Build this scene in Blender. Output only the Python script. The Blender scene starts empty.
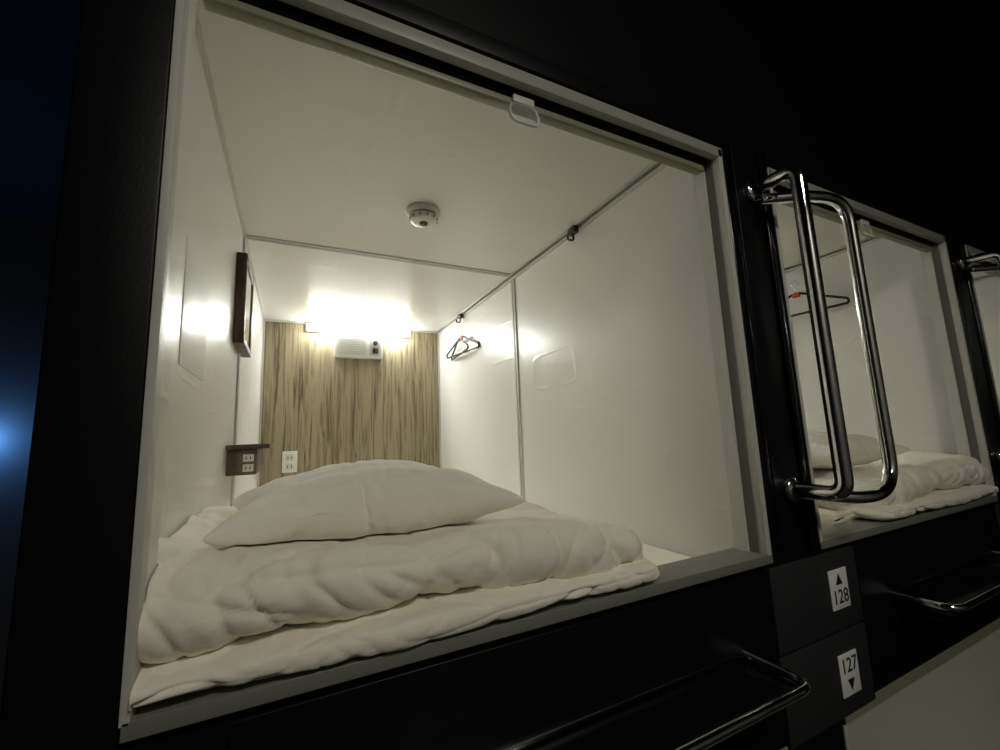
import bpy, bmesh, math, random
import numpy as np
from mathutils import Vector, Matrix, noise
from mathutils.bvhtree import BVHTree
random.seed(4)
scene=bpy.context.scene
COL=scene.collection
W=1.1;D=2.246;H=1.02;DJ=1.0955;P=1.217;ZF=-0.12
OX0,OX1,OZ1=0.04,1.06,0.915   # opening in facade
FT=0.05                       # facade thickness

# ---------------------------------------------------------------- materials
def nmat(name):
    m=bpy.data.materials.new(name);m.use_nodes=True
    nt=m.node_tree;b=nt.nodes["Principled BSDF"]
    return m,nt,b
def simple(name,col,rough=.5,metal=0,coat=0,bump=0,bscale=60,spec=None,emis=None,es=0):
    m,nt,b=nmat(name)
    b.inputs["Base Color"].default_value=(*col,1);b.inputs["Roughness"].default_value=rough
    b.inputs["Metallic"].default_value=metal;b.inputs["Coat Weight"].default_value=coat
    if spec is not None:b.inputs["Specular IOR Level"].default_value=spec
    if emis:
        b.inputs["Emission Color"].default_value=(*emis,1);b.inputs["Emission Strength"].default_value=es
    tc=nt.nodes.new("ShaderNodeTexCoord");n=nt.nodes.new("ShaderNodeTexNoise");n.inputs["Scale"].default_value=bscale
    nt.links.new(tc.outputs["Object"],n.inputs["Vector"])
    r=nt.nodes.new("ShaderNodeMapRange");r.inputs[3].default_value=max(0,rough-.04);r.inputs[4].default_value=min(1,rough+.05)
    nt.links.new(n.outputs[0],r.inputs[0]);nt.links.new(r.outputs[0],b.inputs["Roughness"])
    if bump:
        bp=nt.nodes.new("ShaderNodeBump");bp.inputs["Strength"].default_value=bump;bp.inputs["Distance"].default_value=.002
        nt.links.new(n.outputs[0],bp.inputs["Height"]);nt.links.new(bp.outputs[0],b.inputs["Normal"])
    return m
def panel_mat(name,col,axes,rough=.28):
    m,nt,b=nmat(name);N=nt.nodes;Lk=nt.links.new
    b.inputs["Base Color"].default_value=(*col,1);b.inputs["Roughness"].default_value=rough
    tc=N.new("ShaderNodeTexCoord");sp=N.new("ShaderNodeSeparateXYZ");cb=N.new("ShaderNodeCombineXYZ")
    Lk(tc.outputs["Object"],sp.inputs[0]);Lk(sp.outputs[axes[0]],cb.inputs[0]);Lk(sp.outputs[axes[1]],cb.inputs[1])
    n0=N.new("ShaderNodeTexNoise");n0.inputs["Scale"].default_value=3.0;n0.inputs["Detail"].default_value=0
    vo=N.new("ShaderNodeTexVoronoi");vo.distance='MINKOWSKI';vo.feature='F1';vo.inputs["Exponent"].default_value=6;vo.inputs["Scale"].default_value=4.0;vo.inputs["Randomness"].default_value=.6
    mp=N.new("ShaderNodeMapping");mp.inputs["Scale"].default_value=(.6,1.25,1)
    Lk(cb.outputs[0],mp.inputs[0]);Lk(mp.outputs[0],vo.inputs["Vector"]);Lk(cb.outputs[0],n0.inputs["Vector"])
    a1=N.new("ShaderNodeMath");a1.operation='MULTIPLY_ADD';Lk(n0.outputs[0],a1.inputs[0]);a1.inputs[1].default_value=.12;Lk(vo.outputs["Distance"],a1.inputs[2])
    s1=N.new("ShaderNodeMath");s1.operation='SUBTRACT';Lk(a1.outputs[0],s1.inputs[0]);s1.inputs[1].default_value=.42
    ab=N.new("ShaderNodeMath");ab.operation='ABSOLUTE';Lk(s1.outputs[0],ab.inputs[0])
    ln=N.new("ShaderNodeMapRange");ln.interpolation_type='SMOOTHSTEP';ln.inputs[1].default_value=0;ln.inputs[2].default_value=.035;ln.inputs[3].default_value=1;ln.inputs[4].default_value=0
    Lk(ab.outputs[0],ln.inputs[0])
    n1=N.new("ShaderNodeTexNoise");n1.inputs["Scale"].default_value=4.5;n1.inputs["Detail"].default_value=1;Lk(cb.outputs[0],n1.inputs["Vector"])
    rp=N.new("ShaderNodeMapRange");rp.inputs[1].default_value=.42;rp.inputs[2].default_value=.62;Lk(n1.outputs[0],rp.inputs[0])
    mu=N.new("ShaderNodeMath");mu.operation='MULTIPLY';Lk(ln.outputs[0],mu.inputs[0]);Lk(rp.outputs[0],mu.inputs[1])
    n2=N.new("ShaderNodeTexNoise");n2.inputs["Scale"].default_value=4;n2.inputs["Detail"].default_value=2;Lk(cb.outputs[0],n2.inputs["Vector"])
    ad=N.new("ShaderNodeMath");ad.operation='MULTIPLY_ADD';Lk(n2.outputs[0],ad.inputs[0]);ad.inputs[1].default_value=1.6;Lk(mu.outputs[0],ad.inputs[2])
    bp=N.new("ShaderNodeBump");bp.inputs["Strength"].default_value=.22;bp.inputs["Distance"].default_value=.003
    Lk(ad.outputs[0],bp.inputs["Height"]);Lk(bp.outputs[0],b.inputs["Normal"])
    return m
WALLC=(.81,.80,.755)
M_wallx=panel_mat("panel_white_side",WALLC,(1,2))
M_ceil=panel_mat("panel_white_ceiling",WALLC,(0,1))
M_black=simple("black_paint",(.004,.004,.005),.4,bump=.1,bscale=200,spec=.2)
M_black2=simple("black_gloss",(.004,.004,.005),.16,spec=.5)
M_dgray=simple("dark_gray_laminate",(.026,.026,.028),.45,bump=.1,bscale=150)
M_alu=simple("aluminium",(.62,.62,.58),.35,metal=.6)
M_trim=simple("trim_white",(.6,.6,.54),.4)
M_head=simple("head_aluminium",(.38,.38,.33),.4)
M_sill=simple("sill_aluminium",(.20,.20,.17),.4)
M_groove=simple("groove_gray",(.16,.16,.14),.6)
M_chrome=simple("chrome",(.85,.85,.85),.06,metal=1)
M_olive=simple("blind_bar_olive",(.30,.30,.205),.4)
M_plast=simple("plastic_offwhite",(.72,.71,.64),.35)
M_plastd=simple("plastic_black",(.01,.01,.01),.35)
M_orange=simple("label_orange",(.7,.12,.04),.5)
M_sheet=simple("number_plate_white",(.85,.85,.82),.4)
M_notice=simple("laminated_sheet",(.92,.92,.89),.3)
M_ink=simple("ink_black",(.01,.01,.01),.5)
M_corr=simple("corridor_dark",(.02,.02,.022),.7)
M_corr2=simple("corridor_wall_gray",(.22,.21,.19),.7)
M_carpet=simple("carpet_dark",(.025,.022,.02),.95,bump=.6,bscale=300)
M_led=simple("led_cover",(.9,.9,.9),.3,emis=(.98,1,.96),es=114)
def wood(name,c1,c2,c3,sx,sz,p=(.38,.47,.58),dist=.35):
    m,nt,b=nmat(name);N=nt.nodes;Lk=nt.links.new
    tc=N.new("ShaderNodeTexCoord");mp=N.new("ShaderNodeMapping");mp.inputs["Scale"].default_value=(sx,sx,sz)
    Lk(tc.outputs["Object"],mp.inputs[0])
    n=N.new("ShaderNodeTexNoise");n.inputs["Scale"].default_value=1;n.inputs["Detail"].default_value=4;n.inputs["Roughness"].default_value=.6
    n.inputs["Distortion"].default_value=dist
    Lk(mp.outputs[0],n.inputs["Vector"])
    r=N.new("ShaderNodeValToRGB");e=r.color_ramp;e.elements[0].position=p[0];e.elements[0].color=(*c1,1);e.elements[1].position=p[2];e.elements[1].color=(*c3,1)
    k=e.elements.new(p[1]);k.color=(*c2,1)
    Lk(n.outputs[0],r.inputs[0]);Lk(r.outputs[0],b.inputs["Base Color"]);b.inputs["Roughness"].default_value=.5
    return m
M_wood=wood("zebra_wood_panel",(.085,.063,.032),(.225,.185,.108),(.31,.265,.165),46,2.2,(.34,.45,.56),1.1)
M_dwood=wood("dark_walnut",(.035,.02,.013),(.07,.042,.027),(.12,.075,.05),20,4)
M_lwood=wood("walnut_edge",(.075,.055,.04),(.12,.09,.066),(.17,.13,.10),20,4)
def fabric(name,col):
    m,nt,b=nmat(name);N=nt.nodes;Lk=nt.links.new
    b.inputs["Base Color"].default_value=(*col,1);b.inputs["Roughness"].default_value=.85;b.inputs["Sheen Weight"].default_value=.2
    b.inputs["Specular IOR Level"].default_value=.15
    tc=N.new("ShaderNodeTexCoord");n=N.new("ShaderNodeTexNoise");n.inputs["Scale"].default_value=12;n.inputs["Detail"].default_value=4;n.inputs["Distortion"].default_value=1.8
    Lk(tc.outputs["Object"],n.inputs["Vector"])
    n3=N.new("ShaderNodeTexNoise");n3.inputs["Scale"].default_value=700;Lk(tc.outputs["Object"],n3.inputs["Vector"])
    b1=N.new("ShaderNodeBump");b1.inputs["Strength"].default_value=.55;b1.inputs["Distance"].default_value=.006;Lk(n.outputs[0],b1.inputs["Height"])
    b2=N.new("ShaderNodeBump");b2.inputs["Strength"].default_value=.15;b2.inputs["Distance"].default_value=.0006;Lk(n3.outputs[0],b2.inputs["Height"])
    Lk(b1.outputs[0],b2.inputs["Normal"]);Lk(b2.outputs[0],b.inputs["Normal"])
    return m
M_fab=fabric("cotton_white",(.945,.90,.765))
M_fabp=fabric("cotton_pillow",(.955,.92,.81))
m,nt,b=nmat("clear_acrylic");b.inputs["Base Color"].default_value=(.95,.97,.95,1);b.inputs["Roughness"].default_value=.08;b.inputs["Transmission Weight"].default_value=.7;M_acr=m
m,nt,b=nmat("roller_blind_fabric");b.inputs["Base Color"].default_value=(.5,.5,.44,1);b.inputs["Roughness"].default_value=.8
tr=nt.nodes.new("ShaderNodeBsdfTranslucent");tr.inputs[0].default_value=(.6,.6,.52,1);ms=nt.nodes.new("ShaderNodeMixShader");ms.inputs[0].default_value=.4
nt.links.new(b.outputs[0],ms.inputs[1]);nt.links.new(tr.outputs[0],ms.inputs[2]);nt.links.new(ms.outputs[0],nt.nodes["Material Output"].inputs[0]);M_blind=m

# ---------------------------------------------------------------- helpers
def link(o,parent=None):
    COL.objects.link(o)
    if parent:o.parent=parent
    return o
def empty(name,loc=(0,0,0)):
    o=bpy.data.objects.new(name,None);o.location=loc;o.empty_display_size=.05;return link(o)
def box(name,lo,hi,mat,bevel=0,parent=None,seg=3):
    lo=Vector(lo);hi=Vector(hi);c=(lo+hi)/2;s=hi-lo
    me=bpy.data.meshes.new(name);bm=bmesh.new();bmesh.ops.create_cube(bm,size=1)
    for v in bm.verts:v.co=Vector((v.co.x*s.x,v.co.y*s.y,v.co.z*s.z))
    if bevel:bmesh.ops.bevel(bm,geom=bm.edges[:],offset=bevel,segments=seg,affect='EDGES',profile=.5)
    bm.to_mesh(me);bm.free();me.materials.append(mat)
    if bevel:
        for p in me.polygons:p.use_smooth=True
    o=bpy.data.objects.new(name,me);o.location=c
    link(o)
    if parent:
        o.parent=parent;o.location=c-parent.location
    return o
def rounded(pts,r,closed=False,n=8):
    pts=[Vector(p) for p in pts];out=[]
    k=len(pts)
    for i,p in enumerate(pts):
        if not closed and i in(0,k-1):out.append(p);continue
        a=pts[(i-1)%k];c=pts[(i+1)%k]
        da=(a-p);dc=(c-p);rr=min(r,da.length*.49,dc.length*.49)
        A=p+da.normalized()*rr;B=p+dc.normalized()*rr
        for j in range(n+1):
            t=j/n;out.append((1-t)**2*A+2*t*(1-t)*p+t*t*B)
    return out
def tube(name,pts,r,mat,parent=None,closed=False,res=6):
    cu=bpy.data.curves.new(name,"CURVE");cu.dimensions='3D';cu.bevel_depth=r;cu.bevel_resolution=res;cu.use_fill_caps=True
    s=cu.splines.new('POLY');s.points.add(len(pts)-1)
    off=parent.location if parent else Vector()
    for i,p in enumerate(pts):s.points[i].co=(*(Vector(p)-off),1)
    s.use_cyclic_u=closed
    t=bpy.data.objects.new(name+"_tmp",cu);COL.objects.link(t)
    dg=bpy.context.evaluated_depsgraph_get();me=bpy.data.meshes.new_from_object(t.evaluated_get(dg));bpy.data.objects.remove(t)
    me.materials.clear();me.materials.append(mat)
    for p in me.polygons:p.use_smooth=True
    return link(bpy.data.objects.new(name,me),parent)
def lathe(name,prof,mat,loc,parent=None,n=48,axis='Z'):
    me=bpy.data.meshes.new(name);vs=[];fs=[]
    for (r,z) in prof:
        for i in range(n):
            a=2*math.pi*i/n
            v=(r*math.cos(a),r*math.sin(a),z)
            if axis=='Y':v=(v[0],v[2],v[1])
            vs.append(v)
    for j in range(len(prof)-1):
        for i in range(n):
            fs.append((j*n+i,j*n+(i+1)%n,(j+1)*n+(i+1)%n,(j+1)*n+i))
    me.from_pydata(vs,[],fs);me.materials.append(mat);bm=bmesh.new();bm.from_mesh(me);bmesh.ops.remove_doubles(bm,verts=bm.verts,dist=1e-6);bmesh.ops.recalc_face_normals(bm,faces=bm.faces);bm.to_mesh(me);bm.free()
    for p in me.polygons:p.use_smooth=True
    o=bpy.data.objects.new(name,me);link(o,parent);o.location=Vector(loc)-(parent.location if parent else Vector());return o
def text(name,s,size,loc,parent,mat,rot=(math.pi/2,0,0),ext=.0006):
    cu=bpy.data.curves.new(name,"FONT");cu.body=s;cu.size=size;cu.align_x='CENTER';cu.align_y='CENTER';cu.extrude=ext
    t=bpy.data.objects.new(name+"_t",cu);COL.objects.link(t)
    dg=bpy.context.evaluated_depsgraph_get();me=bpy.data.meshes.new_from_object(t.evaluated_get(dg));bpy.data.objects.remove(t)
    me.materials.clear();me.materials.append(mat)
    o=bpy.data.objects.new(name,me);link(o,parent);o.rotation_euler=rot;o.location=Vector(loc)-parent.location;return o

# ---------------------------------------------------------------- bedding
def boxmesh(nx,ny,nz,lo,hi,warp=None):
    bm=bmesh.new();idx={}
    def V(i,j,k):
        if (i,j,k) not in idx:
            p=Vector((lo[0]+(hi[0]-lo[0])*i/nx,lo[1]+(hi[1]-lo[1])*j/ny,lo[2]+(hi[2]-lo[2])*k/nz))
            if warp:p=warp(p,i/nx,j/ny,k/nz)
            idx[(i,j,k)]=bm.verts.new(p)
        return idx[(i,j,k)]
    for i in range(nx):
        for j in range(ny):
            bm.faces.new((V(i,j,0),V(i,j+1,0),V(i+1,j+1,0),V(i+1,j,0)))
            bm.faces.new((V(i,j,nz),V(i+1,j,nz),V(i+1,j+1,nz),V(i,j+1,nz)))
    for i in range(nx):
        for k in range(nz):
            bm.faces.new((V(i,0,k),V(i+1,0,k),V(i+1,0,k+1),V(i,0,k+1)))
            bm.faces.new((V(i,ny,k),V(i,ny,k+1),V(i+1,ny,k+1),V(i+1,ny,k)))
    for j in range(ny):
        for k in range(nz):
            bm.faces.new((V(0,j,k),V(0,j,k+1),V(0,j+1,k+1),V(0,j+1,k)))
            bm.faces.new((V(nx,j,k),V(nx,j+1,k),V(nx,j+1,k+1),V(nx,j,k+1)))
    bmesh.ops.recalc_face_normals(bm,faces=bm.faces)
    me=bpy.data.meshes.new("cloth");bm.to_mesh(me);bm.free();return me
def simulate(me,frames,pressure,shrink,mass=.05,tension=60,bend=.2,quality=6):
    o=bpy.data.objects.new("simobj",me);COL.objects.link(o)
    md=o.modifiers.new("cloth","CLOTH");s=md.settings
    s.quality=quality;s.mass=mass;s.tension_stiffness=tension;s.compression_stiffness=tension;s.shear_stiffness=5;s.bending_stiffness=bend
    s.air_damping=1.5;s.use_pressure=True;s.uniform_pressure_force=pressure;s.shrink_min=shrink;s.effector_weights.gravity=0
    md.collision_settings.use_collision=False;md.collision_settings.use_self_collision=False
    md.point_cache.frame_start=1;md.point_cache.frame_end=frames
    for f in range(1,frames+1):scene.frame_set(f)
    dg=bpy.context.evaluated_depsgraph_get()
    out=bpy.data.meshes.new_from_object(o.evaluated_get(dg))
    bpy.data.objects.remove(o);scene.frame_set(1)
    return out
ZM=-.05  # mattress top
def ridge(v,e):
    return (1-min(1,abs(noise.noise(v))*1.6))**e
def sst(a,b,x):
    t=min(1,max(0,(x-a)/(b-a)));return t*t*(3-2*t)
def quilt(x0,x1,y0,y1,zb,zt,seed,amp=1,end_drop=0,puff=1):
    """folded quilt layer: y-z profile is a closed loop with a full-round front fold, swept in x with rounded ends"""
    NX=240;NP=170
    bm=bmesh.new();rows=[]
    for i in range(NX+1):
        u=-1+2*i/NX;u=math.sin(u*math.pi/2)*.6+u*.4
        X=(x0+x1)/2+u*(x1-x0)/2
        row=[]
        for j in range(NP):
            s=j/NP
            if s<.30: yy=1-s/.30;side=-1;th=None
            elif s<.52: th=-math.pi/2-(s-.30)/.22*math.pi
            elif s<.90: th=None;yy=(s-.52)/.38;side=1
            else: th=math.pi/2-(s-.90)/.10*math.pi
            hh=(zt-zb)/2;cz=(zt+zb)/2
            ed=min(X-x0,x1-X);k=math.sqrt(max(1e-4,1-(1-min(1,ed/(hh*1.3)))**2))
            h=hh*k;yf=y0+hh*1.15+(1-k)*hh*.9;yb=y1-hh-(1-k)*hh*.6
            if th is None:
                Y=yf+(yb-yf)*yy;Z=cz+side*h
            elif s<.52: Y=yf+math.cos(th)*hh*1.15*k;Z=cz+math.sin(th)*h
            else: Y=yb+math.cos(th)*hh*k;Z=cz+math.sin(th)*h
            row.append(bm.verts.new((X,Y,Z)))
        rows.append(row)
    for i in range(NX):
        for j in range(NP):
            bm.faces.new((rows[i][j],rows[i+1][j],rows[i+1][(j+1)%NP],rows[i][(j+1)%NP]))
    bm.faces.new(rows[0][::-1]);bm.faces.new(rows[-1])
    bmesh.ops.recalc_face_normals(bm,faces=bm.faces)
    me=bpy.data.meshes.new("quilt");bm.to_mesh(me);bm.free();me.update()
    N=[v.normal.copy() for v in me.vertices]
    for v,n in zip(me.vertices,N):
        p=v.co.copy();q=p+Vector((seed,0,0));edf=max(0,p.y-y0);ed=min(edf,max(0,x1-p.x))
        lo=noise.noise(Vector((q.x*4,q.y*4,p.z*4)))*.015*puff+noise.noise(Vector((q.x*10,q.y*7,p.z*9+3)))*.006*puff
        wq=q+noise.noise_vector(q*3.0)*.10+noise.noise_vector(q*9)*.025
        c1=ridge(Vector((wq.x*7+wq.y*6,wq.y*2.5-wq.x,wq.z*2)),7)
        c2=ridge(Vector((wq.x*19-wq.y*7,wq.y*5,wq.z*8+5)),5)*math.exp(-max(ed,0)/.07)
        c3=ridge(Vector((wq.x*4+9,wq.y*12,wq.z*9)),7)
        c4=ridge(Vector((wq.x*24+wq.y*14,wq.y*16,wq.z*16)),5)
        v.co=p+n*(lo-(c1*.009+c2*.006+c3*.006+c4*.0018)*amp)
        v.co.y+=noise.noise(Vector((p.x*3.5+seed,0,0)))*.014*math.exp(-edf/.15)
        if end_drop and p.x>x1-.36:v.co.z-=end_drop*((p.x-x1+.36)/.36)**1.7
    return me
def wallclamp(me):
    for v in me.vertices:
        lim=.004+.037*(1-sst(FT+.002,FT+.04,v.co.y))
        if v.co.x<lim:v.co.x=lim+.0006*math.sin(v.co.z*60)
        if v.co.y<-.020:v.co.y=-.020+(v.co.y+.020)*.3
lower=quilt(-.06,.785,-.036,.60,-.058,.048,3.3,puff=.8)
for v in lower.vertices:
    z=v.co.z;t=1-sst(FT,FT+.05,v.co.y)
    zr=.0052+(max(z,-.066)+.058)/.106*.039
    z=max(z,ZM)*(1-t)+zr*t
    if v.co.y<FT+.012:z=max(z,.0052)
    v.co.z=z
wallclamp(lower)
upper=quilt(-.075,.775,-.014,.66,.034,.138,11.7,end_drop=.044,amp=1.2)
bl=BVHTree.FromPolygons([v.co for v in lower.vertices],[p.vertices for p in lower.polygons])
for v in upper.vertices:
    rr=math.hypot((v.co.x-.32)/.30,(v.co.y-.32)/.24)
    if v.co.z>.07 and rr<1.2:v.co.z-=.028*max(0,1-(rr/1.2)**3)
    if v.co.z<.075:
        h=bl.ray_cast(Vector((v.co.x,v.co.y,1)),Vector((0,0,-1)))
        if h[0] is not None and v.co.z<h[0].z-.004:v.co.z=h[0].z-.004
    v.co.z=max(v.co.z,ZM if v.co.y>FT+.012 else .0052)
wallclamp(upper)
bu=BVHTree.FromPolygons([v.co for v in upper.vertices],[p.vertices for p in upper.polygons])
def pw(p,u,v,w):
    x=(u-.5)*6.0;y=(v-.5)*4.2
    x*=1+.10*abs(2*v-1)**2-.04;y*=1+.10*abs(2*u-1)**2-.04
    return Vector((x,y,w*.1+.03*noise.noise(Vector((x,y,w)))))
pil=simulate(boxmesh(72,52,1,(0,0,0),(1,1,1),pw),30,2.5,-.03)
ca,sa=math.cos(math.radians(2)),math.sin(math.radians(2))
def uph(x,y):
    h=bu.ray_cast(Vector((x,y,1)),Vector((0,0,-1)));return h[0].z if h[0] is not None else .1
zm=max(abs(v.co.z) for v in pil.vertices)
for v in pil.vertices:
    x,y,z=v.co;x*=.0790;y*=.096
    lump=noise.noise(Vector((x*5+2,y*6,z*.5)))*.009+noise.noise(Vector((x*14+2,y*14,z)))*.0025
    rx=abs(x)/.28
    s=1 if z>0 else -1
    z=s*(abs(z)/zm)**.78*.073
    r=math.hypot(x,y);wx=x+noise.noise(Vector((x*8,y*8,0)))*.03;wy=y+noise.noise(Vector((x*8,y*8,4)))*.03
    cr=ridge(Vector((wx*7,wy*16,0)),6)*.006+ridge(Vector((wx*15,wy*7,3)),6)*.005
    fall=max(0,1-(r/.30)**4)
    z+=(lump-cr)*s*(.35+.65*fall)
    X=.314+x*ca-y*sa;Y=.306+x*sa+y*ca
    Z=.155+z-.014*rx**2
    hh=uph(X,Y)+.003
    if Z<hh:Z=hh
    v.co=(X,Y,Z)
def finish(me,mat):
    me.materials.clear();me.materials.append(mat)
    for p in me.polygons:p.use_smooth=True
for me,mt in((lower,M_fab),(upper,M_fab),(pil,M_fabp)):finish(me,mt)

# ---------------------------------------------------------------- one pod
def hanger(ox,y,z,yaw=0):
    e=empty("clothes_hanger",(ox,y,z))
    hp=[(0,-.012,.062),(0,-.018,.08),(0,0,.098),(0,.018,.085),(0,.012,.068),(0,0,.055),(0,0,.03)]
    T=Matrix.Rotation(yaw,4,'Z')
    f=lambda L:[Vector(e.location)+T@Vector(p) for p in L]
    tube("hook",rounded(f(hp),.01),.002,M_chrome,e)
    tube("arms",rounded(f([(0,0,.035),(0,-.19,-.05),(0,-.19,-.07),(0,.19,-.07),(0,.19,-.05)]),.03,closed=True),.0055,M_plastd,e,closed=True)
    box("label",Vector(e.location)+Vector((-.007,-.016,.012)),Vector(e.location)+Vector((.007,.016,.032)),M_orange,.003,e)
def pod(i):
    x0=P*i
    T=.028
    box("wall_left",(x0-T,FT,ZF-.03),(x0,D,H+T),M_wallx)
    box("wall_right",(x0+W,FT,ZF-.03),(x0+W+T,D,H+T),M_wallx)
    box("wall_back",(x0-T,D,ZF-.03),(x0+W+T,D+.02,H+T),M_wood)
    box("ceiling",(x0,FT,H),(x0+W,D,H+T),M_ceil)
    box("floor",(x0,FT,ZF-.03),(x0+W,D,ZF),M_trim)
    t=empty("trim_1",(x0,DJ,H))
    for k,(a,b_,mt,h) in enumerate([(-.016,-.004,M_trim,.006),(-.004,.004,M_groove,.002),(.004,.016,M_trim,.006)]):
        box("ceiling_rib_%d"%k,(x0,DJ+a,H-h),(x0+W,DJ+b_,H),mt,0,t)
        box("right_rib_%d"%k,(x0+W-h,DJ+a,ZM),(x0+W,DJ+b_,H),mt,0,t)
        box("left_rib_%d"%k,(x0,DJ+a,ZM),(x0+h,DJ+b_,H),mt,0,t)
    t=empty("trim_2",(x0+W,FT,H))
    box("corner_a",(x0+W-.008,FT,H-.024),(x0+W,D,H-.014),M_trim,0,t)
    box("corner_groove",(x0+W-.004,FT,H-.014),(x0+W,D,H-.008),M_groove,0,t)
    box("corner_b",(x0+W-.02,FT,H-.008),(x0+W,D,H),M_alu,0,t)
    box("corner_left",(x0,FT,H-.01),(x0+.01,D,H),M_trim,0,t)
    box("corner_back",(x0,D-.012,H-.012),(x0+W,D,H),M_alu,0,t)
    box("corner_back_right",(x0+W-.01,D-.012,ZM),(x0+W,D,H),M_alu,0,t)
    box("corner_back_left",(x0,D-.012,ZM),(x0+.01,D,H),M_alu,0,t)
    for yy in(.585,1.755):
        e=empty("coat_hook",(x0+W,yy,H-.02))
        box("plate",(x0+W-.03,yy-.02,H-.034),(x0+W-.008,yy+.02,H-.008),M_plastd,.003,e)
        tube("peg",rounded([(x0+W-.02,yy,H-.028),(x0+W-.02,yy,H-.06),(x0+W-.045,yy,H-.06),(x0+W-.045,yy,H-.045)],.01),.004,M_plastd,e)
    e=empty("smoke_detector",(x0+.55,.69,H))
    lathe("base",[(0,0),(.055,0),(.057,-.004),(.056,-.013),(.05,-.018),(0,-.018)],M_plast,e.location,e)
    lathe("groove_ring",[(0,-.018),(.042,-.018),(.042,-.024),(0,-.024)],M_groove,e.location,e)
    lathe("head",[(0,-.024),(.047,-.024),(.048,-.028),(.043,-.038),(.03,-.043),(0,-.044)],M_plast,e.location,e)
    for k in range(12):
        a=k*math.pi/6;c=e.location+Vector((math.cos(a)*.0455,math.sin(a)*.0455,-.031))
        box("vent_%d"%k,c-Vector((.002,.002,.006)),c+Vector((.002,.002,.006)),M_groove,0,e)
    lathe("sensor",[(0,-.043),(.014,-.043),(.013,-.05),(0,-.052)],M_groove,e.location,e)
    e=empty("led_wall_lamp",(x0+.56,D,H-.04))
    box("housing",(x0+.235,D-.03,H-.026),(x0+.89,D-.012,H-.012),M_plast,.003,e)
    box("housing_back",(x0+.235,D-.02,H-.06),(x0+.89,D,H-.012),M_plast,.002,e)
    box("diffuser",(x0+.25,D-.05,H-.058),(x0+.875,D-.021,H-.03),M_led,.008,e)
    e=empty("control_panel",(x0+.55,D,.87))
    box("body",(x0+.40,D-.045,.80),(x0+.70,D,.945),M_plast,.006,e)
    box("speaker",(x0+.415,D-.048,.815),(x0+.60,D-.044,.93),M_trim,.002,e)
    for k in range(9):
        box("speaker_slot_%d"%k,(x0+.43,D-.0492,.825+k*.0115),(x0+.585,D-.0475,.829+k*.0115),M_head,0,e)
    box("switch_plate",(x0+.615,D-.05,.815),(x0+.685,D-.044,.93),M_alu,.003,e)
    lathe("knob",[(0,-.006),(.014,-.006),(.016,.006),(0,.006)],M_plastd,(x0+.65,D-.055,.90),e,24,'Y')
    box("switch_rocker",(x0+.633,D-.056,.83),(x0+.667,D-.049,.865),M_plastd,.002,e)
    e=empty("power_outlet",(x0+.165,D,.165))
    box("plate",(x0+.125,D-.008,.10),(x0+.205,D,.225),M_plast,.003,e)
    for k in range(2):
        z=.135+k*.052
        box("socket_%d"%k,(x0+.142,D-.011,z-.02),(x0+.188,D-.007,z+.02),M_trim,.002,e)
        box("slot_a_%d"%k,(x0+.153,D-.0118,z-.009),(x0+.157,D-.0105,z+.009),M_plastd,0,e)
        box("slot_b_%d"%k,(x0+.173,D-.0118,z-.009),(x0+.177,D-.0105,z+.009),M_plastd,0,e)
    e=empty("wall_mirror",(x0,1.05,.74))
    y1=1.19
    box("backing",(x0,.94,.60),(x0+.02,y1-.01,.88),M_dwood,.002,e)
    fr=.022
    box("frame_top",(x0,.93,.885-fr),(x0+.030,y1,.89),M_lwood,.003,e)
    box("frame_bottom",(x0,.93,.59),(x0+.030,y1,.59+fr),M_lwood,.003,e)
    box("frame_near",(x0,.93,.59),(x0+.030,.93+fr,.89),M_dwood,.003,e)
    box("frame_far",(x0,y1-fr,.59),(x0+.030,y1,.89),M_lwood,.003,e)
    box("glass",(x0+.018,.95,.61),(x0+.026,y1-.02,.87),M_chrome,0,e)
    e=empty("wall_shelf",(x0,1.0,.26))
    box("plank",(x0,.90,.258),(x0+.115,1.18,.272),M_dwood,.002,e)
    box("socket_box",(x0,.925,.180),(x0+.080,1.15,.258),M_lwood,.003,e)
    for k in range(2):
        box("socket_%d"%k,(x0+.044,.920,.190+k*.030),(x0+.072,.926,.212+k*.030),M_plast,.001,e)
        for q in range(2):
            box("slot_%d_%d"%(k,q),(x0+.051+q*.011,.9192,.196+k*.030),(x0+.0535+q*.011,.9205,.206+k*.030),M_plastd,0,e)
    e=empty("notice_sheet",(x0,.42,.52))
    box("sheet",(x0,.28,.41),(x0+.0015,.50,.64),M_notice,.0006,e)
    box("mattress",(x0+.004,FT+.006,ZF),(x0+W-.004,D-.013,ZM-.002),M_fab,.018,None,4)
    mir=(i==1)
    du=empty("duvet",(x0+(W if mir else 0),0,0))
    if mir:du.scale=(-1,1,1)
    for nm,me in(("lower_fold",lower),("upper_fold",upper)):
        o=bpy.data.objects.new(nm,me);link(o,du)
    o=bpy.data.objects.new("pillow",pil);link(o);o.location=(x0+(.30 if mir else 0),0,.014 if mir else 0);sb=o.modifiers.new("s","SUBSURF");sb.levels=1;sb.render_levels=1
    e=empty("door_frame",(x0,0,0))
    a0,a1,z1=x0+OX0,x0+OX1,OZ1
    box("jamb_left",(a0-.008,-.013,0),(a0+.001,.01,z1),M_trim,.001,e)
    box("jamb_left_liner",(a0-.006,.008,0),(a0,FT,z1),M_wallx,0,e)
    box("jamb_right",(a1-.002,-.013,0),(a1+.011,.01,z1),M_trim,.001,e)
    box("jamb_right_groove",(a1-.004,.005,0),(a1+.003,.03,z1),M_groove,0,e)
    box("jamb_right_inner",(a1-.010,.025,0),(a1,FT+.004,z1),M_trim,0,e)
    box("head",(a0-.006,-.013,z1-.020),(a1+.012,.004,z1+.004),M_head,.001,e)
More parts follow.
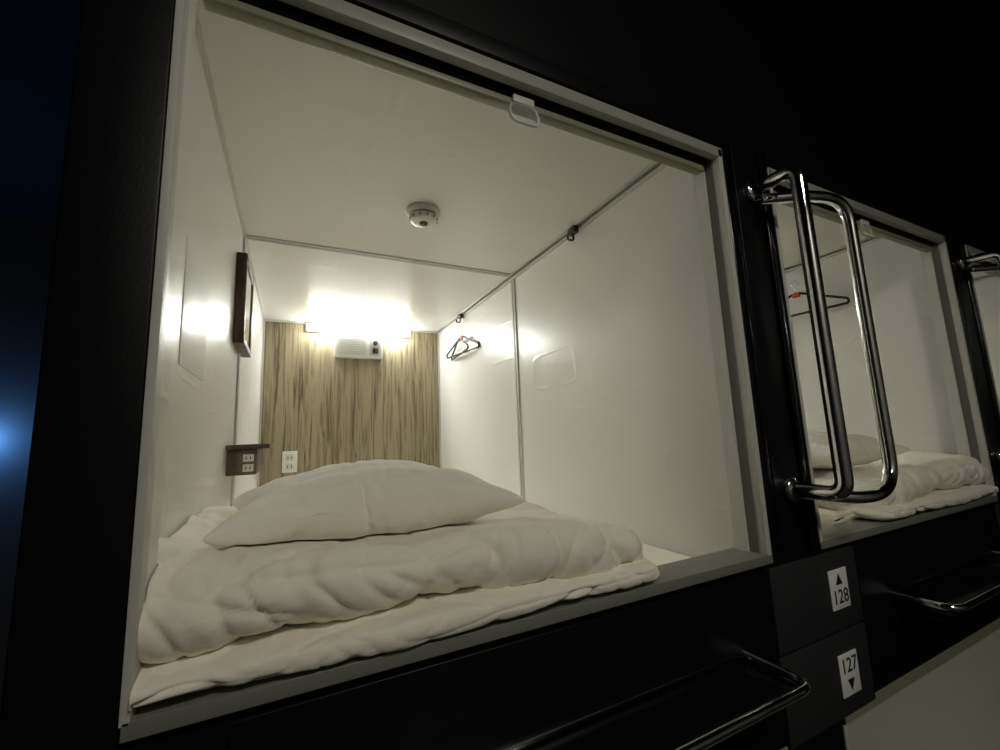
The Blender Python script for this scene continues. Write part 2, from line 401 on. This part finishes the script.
    box("sill",(a0-.006,-.013,-.014),(a1+.012,FT+.01,.004),M_sill,.001,e)
    e=empty("roller_blind",(x0+.55,.03,z1-.03))
    box("cassette",(a0+.01,.012,z1-.030),(a1-.012,.05,z1),M_black,.002,e)
    box("bottom_bar",(a0+.012,.014,z1-.046),(a1-.02,.036,z1-.030),M_olive,.004,e)
    xc=x0+.545
    box("pull_bracket",(xc-.022,.005,z1-.046),(xc+.022,.014,z1-.030),M_plast,.002,e)
    tube("pull_loop",rounded([(xc-.028,.010,z1-.046),(xc+.028,.010,z1-.046),(xc+.030,.006,z1-.084),(xc-.030,.006,z1-.084)],.018,closed=True),.0036,M_acr,e,closed=True)
    e=empty("step_ledge",(x0+.635,0,-.16))
    s0,s1,sy,sz=x0+.31,x0+.96,-.125,-.16
    box("tread",(s0+.008,sy+.008,sz-.02),(s1-.008,0,sz-.006),M_black2,.003,e)
    box("under_tray",(s0+.03,sy+.03,sz-.045),(s1-.03,0,sz-.02),M_black,.008,e)
    box("back_lip",(s0+.005,-.011,sz-.004),(s1-.005,-.007,sz+.005),M_chrome,.001,e)
    tube("rim",rounded([(s0,0,sz),(s0,sy,sz),(s1,sy,sz),(s1,0,sz)],.035),.0078,M_chrome,e)
for i in range(3):pod(i)
hanger(W-.035,1.70,.83,.15);hanger(W-.03,1.76,.83,-.1);hanger(P+W-.035,.50,.84,.1)

# ---------------------------------------------------------------- facade
LZ=-.365
fz0,fz1=-1.45,1.75
def fac(name,lo,hi,mat=M_black,bev=.002,par=None):return box(name,lo,hi,mat,bev,par)
F=empty("pod_facade",(0,0,0))
fac("end_pillar",(-.055,-.01,fz0),(OX0-.008,FT,fz1),M_black,.004,F)
fac("end_side",(-.055,FT,fz0),(-.028,D+.02,fz1),M_black,.0,F)
for i in range(1,4):
    a=P*(i-1)+OX1;b_=P*i+OX0
    fac("pillar_base_%d"%i,(a,0,fz0),(b_,FT,fz1),M_black,0,F)
    fac("pillar_rim_l_%d"%i,(a+.014,-.012,-.02),(a+.045,0,OZ1+.05),M_black2,.003,F)
    fac("pillar_rim_r_%d"%i,(b_-.04,-.012,-.02),(b_-.008,0,OZ1+.05),M_black2,.003,F)
    fac("pillar_mid_%d"%i,(a+.055,-.008,-.02),(b_-.05,0,OZ1+.05),M_black,.002,F)
    fac("number_panel_u_%d"%i,(a+.005,-.008,-.192),(b_+.13,0,-.026),M_dgray,.002,F)
    fac("number_panel_l_%d"%i,(a+.005,-.008,-.36),(b_+.13,0,-.197),M_dgray,.002,F)
for i in range(3):
    a=P*i+OX0;b_=P*i+OX1
    fac("band_low_%d"%i,(a,0,LZ+.01),(b_,FT,-.012),M_black,0,F)
    fac("band_top_%d"%i,(a,0,OZ1),(b_,FT,fz1),M_black,0,F)
    fac("band_top_rim_%d"%i,(a-.02,-.012,OZ1+.012),(b_+.02,0,OZ1+.05),M_black,.003,F)
    fac("band_low_face_%d"%i,(a+.135 if i else a+.085,-.007,LZ+.02),(b_-.002,0,-.026),M_black,.002,F)
    fac("lower_base_%d"%i,(a,0,fz0),(b_,FT,-1.27),M_black,0,F)
    e=empty("window_blind",(a,.02,-.5))
    box("screen",(a+.008,.02,-1.26),(b_-.008,.022,LZ-.01),M_blind,0,e)
    box("lower_jamb",(a,0-.003,-1.27),(a+.008,.03,LZ),M_trim,0,e)
    box("lower_head",(a,-.003,LZ-.012),(b_,.03,LZ+.01),M_olive,0,e)
    ld=bpy.data.lights.new("lower_pod_light","AREA");ld.shape='RECTANGLE';ld.size=.8;ld.size_y=.6;ld.energy=2.7;ld.color=(.97,1,.9)
    lo=bpy.data.objects.new("lower_pod_light",ld);link(lo);lo.location=((a+b_)/2,.6,-.8);lo.rotation_euler=(math.radians(-90),0,0)
def plate(s,up,x,z):
    e=empty("number_plate",(x,-.01,z))
    box("plate",(x-.036,-.0115,z-.042),(x+.036,-.0085,z+.042),M_sheet,.0012,e)
    dz=-.017 if up else .017
    text("digits",s,.042,(x,-.0118,z+dz),e,M_ink)
    me=bpy.data.meshes.new("arrow");h=.013;k=1 if up else -1;zz=(.02 if up else -.02)
    vs=[(-.013,-.0022,zz-k*h*.8),(.013,-.0022,zz-k*h*.8),(0,-.0022,zz+k*h)];vs+=[(v[0],-.001,v[2]) for v in vs]
    me.from_pydata(vs,[],[(0,1,2),(3,4,5),(0,1,4,3),(1,2,5,4),(2,0,3,5)]);me.materials.append(M_ink)
    link(bpy.data.objects.new("arrow",me),e)
plate("128",True,1.299,-.106);plate("127",False,1.292,-.280)
plate("126",True,1.299+P,-.106);plate("125",False,1.292+P,-.280)
for i in range(2):
    dx=P*i
    e=empty("grab_handle",(1.168+dx,0,.48))
    x=1.168+dx;r=.0155;yo=-.115
    tube("bar",rounded([(x,-.004,.831),(x,yo,.831),(x,yo,.125),(x,-.004,.125)],.03),r,M_chrome,e,res=8)
    tube("side_loop",rounded([(x,-.03,.80),(x+.10,yo+.02,.80),(x+.218,yo+.01,.80),(x+.218,yo+.01,.13),(x+.10,yo,.105),(x,-.03,.12)],.06),r*.85,M_chrome,e,res=8)
    for z in(.831,.125):
        lathe("flange",[(0,-.022),(.024,-.022),(.027,-.018),(.027,-.006),(0,-.006)],M_chrome,(x,0,z),e,32,'Y')

# ---------------------------------------------------------------- corridor
box("floor",(-4,-2.2,fz0-.05),(6,4,fz0),M_carpet)
box("ceiling",(-4,-2.2,fz1),(6,4,fz1+.05),M_corr)
box("wall_front",(-4,-2.25,fz0),(6,-2.2,fz1),M_corr2)
box("wall_left",(-4.05,-2.2,fz0),(-4,4,fz1),M_corr)
box("wall_right",(P*3+2,-2.2,fz0),(P*3+2.05,4,fz1),M_corr)
box("wall_back",(-4,3.0,fz0),(-.055,3.05,fz1),simple("corridor_paint",(.12,.12,.13),.7))
def area(name,loc,rot,size,sy,e,col):
    ld=bpy.data.lights.new(name,"AREA");ld.shape='RECTANGLE';ld.size=size;ld.size_y=sy;ld.energy=e;ld.color=col
    o=bpy.data.objects.new(name,ld);link(o);o.location=loc;o.rotation_euler=rot;return o
area("corridor_downlight",(.6,-1.8,fz1-.02),(0,0,0),.4,.4,20,(1,.96,.86))
l=bpy.data.lights.new("blue_light","POINT");l.energy=4.6;l.color=(.13,.42,1);l.shadow_soft_size=.05
o=bpy.data.objects.new("blue_light",l);link(o);o.location=(-1.47,2.90,.36)
w=bpy.data.worlds.new("w");scene.world=w;w.use_nodes=True;w.node_tree.nodes["Background"].inputs[0].default_value=(.5,.55,.6,1);w.node_tree.nodes["Background"].inputs[1].default_value=.003

# ---------------------------------------------------------------- camera
R=np.array([[0.89843,-0.43726,-0.04026],[0.02609,0.1447,-0.98913],[0.43834,0.88762,0.14141]])
cd=bpy.data.cameras.new("camera");cam=bpy.data.objects.new("camera",cd);link(cam)
cd.sensor_width=36;cd.lens=420.8/1000*36;cd.clip_start=.01
r,dn,f=[Vector(v) for v in R]
f.normalize();r=(r-f*r.dot(f)).normalized();dn=f.cross(r)
M=Matrix((( r.x,-dn.x,-f.x,.1782),(r.y,-dn.y,-f.y,-.5903),(r.z,-dn.z,-f.z,.2688),(0,0,0,1)))
cam.matrix_world=M
scene.camera=cam
scene.view_settings.view_transform='Standard'
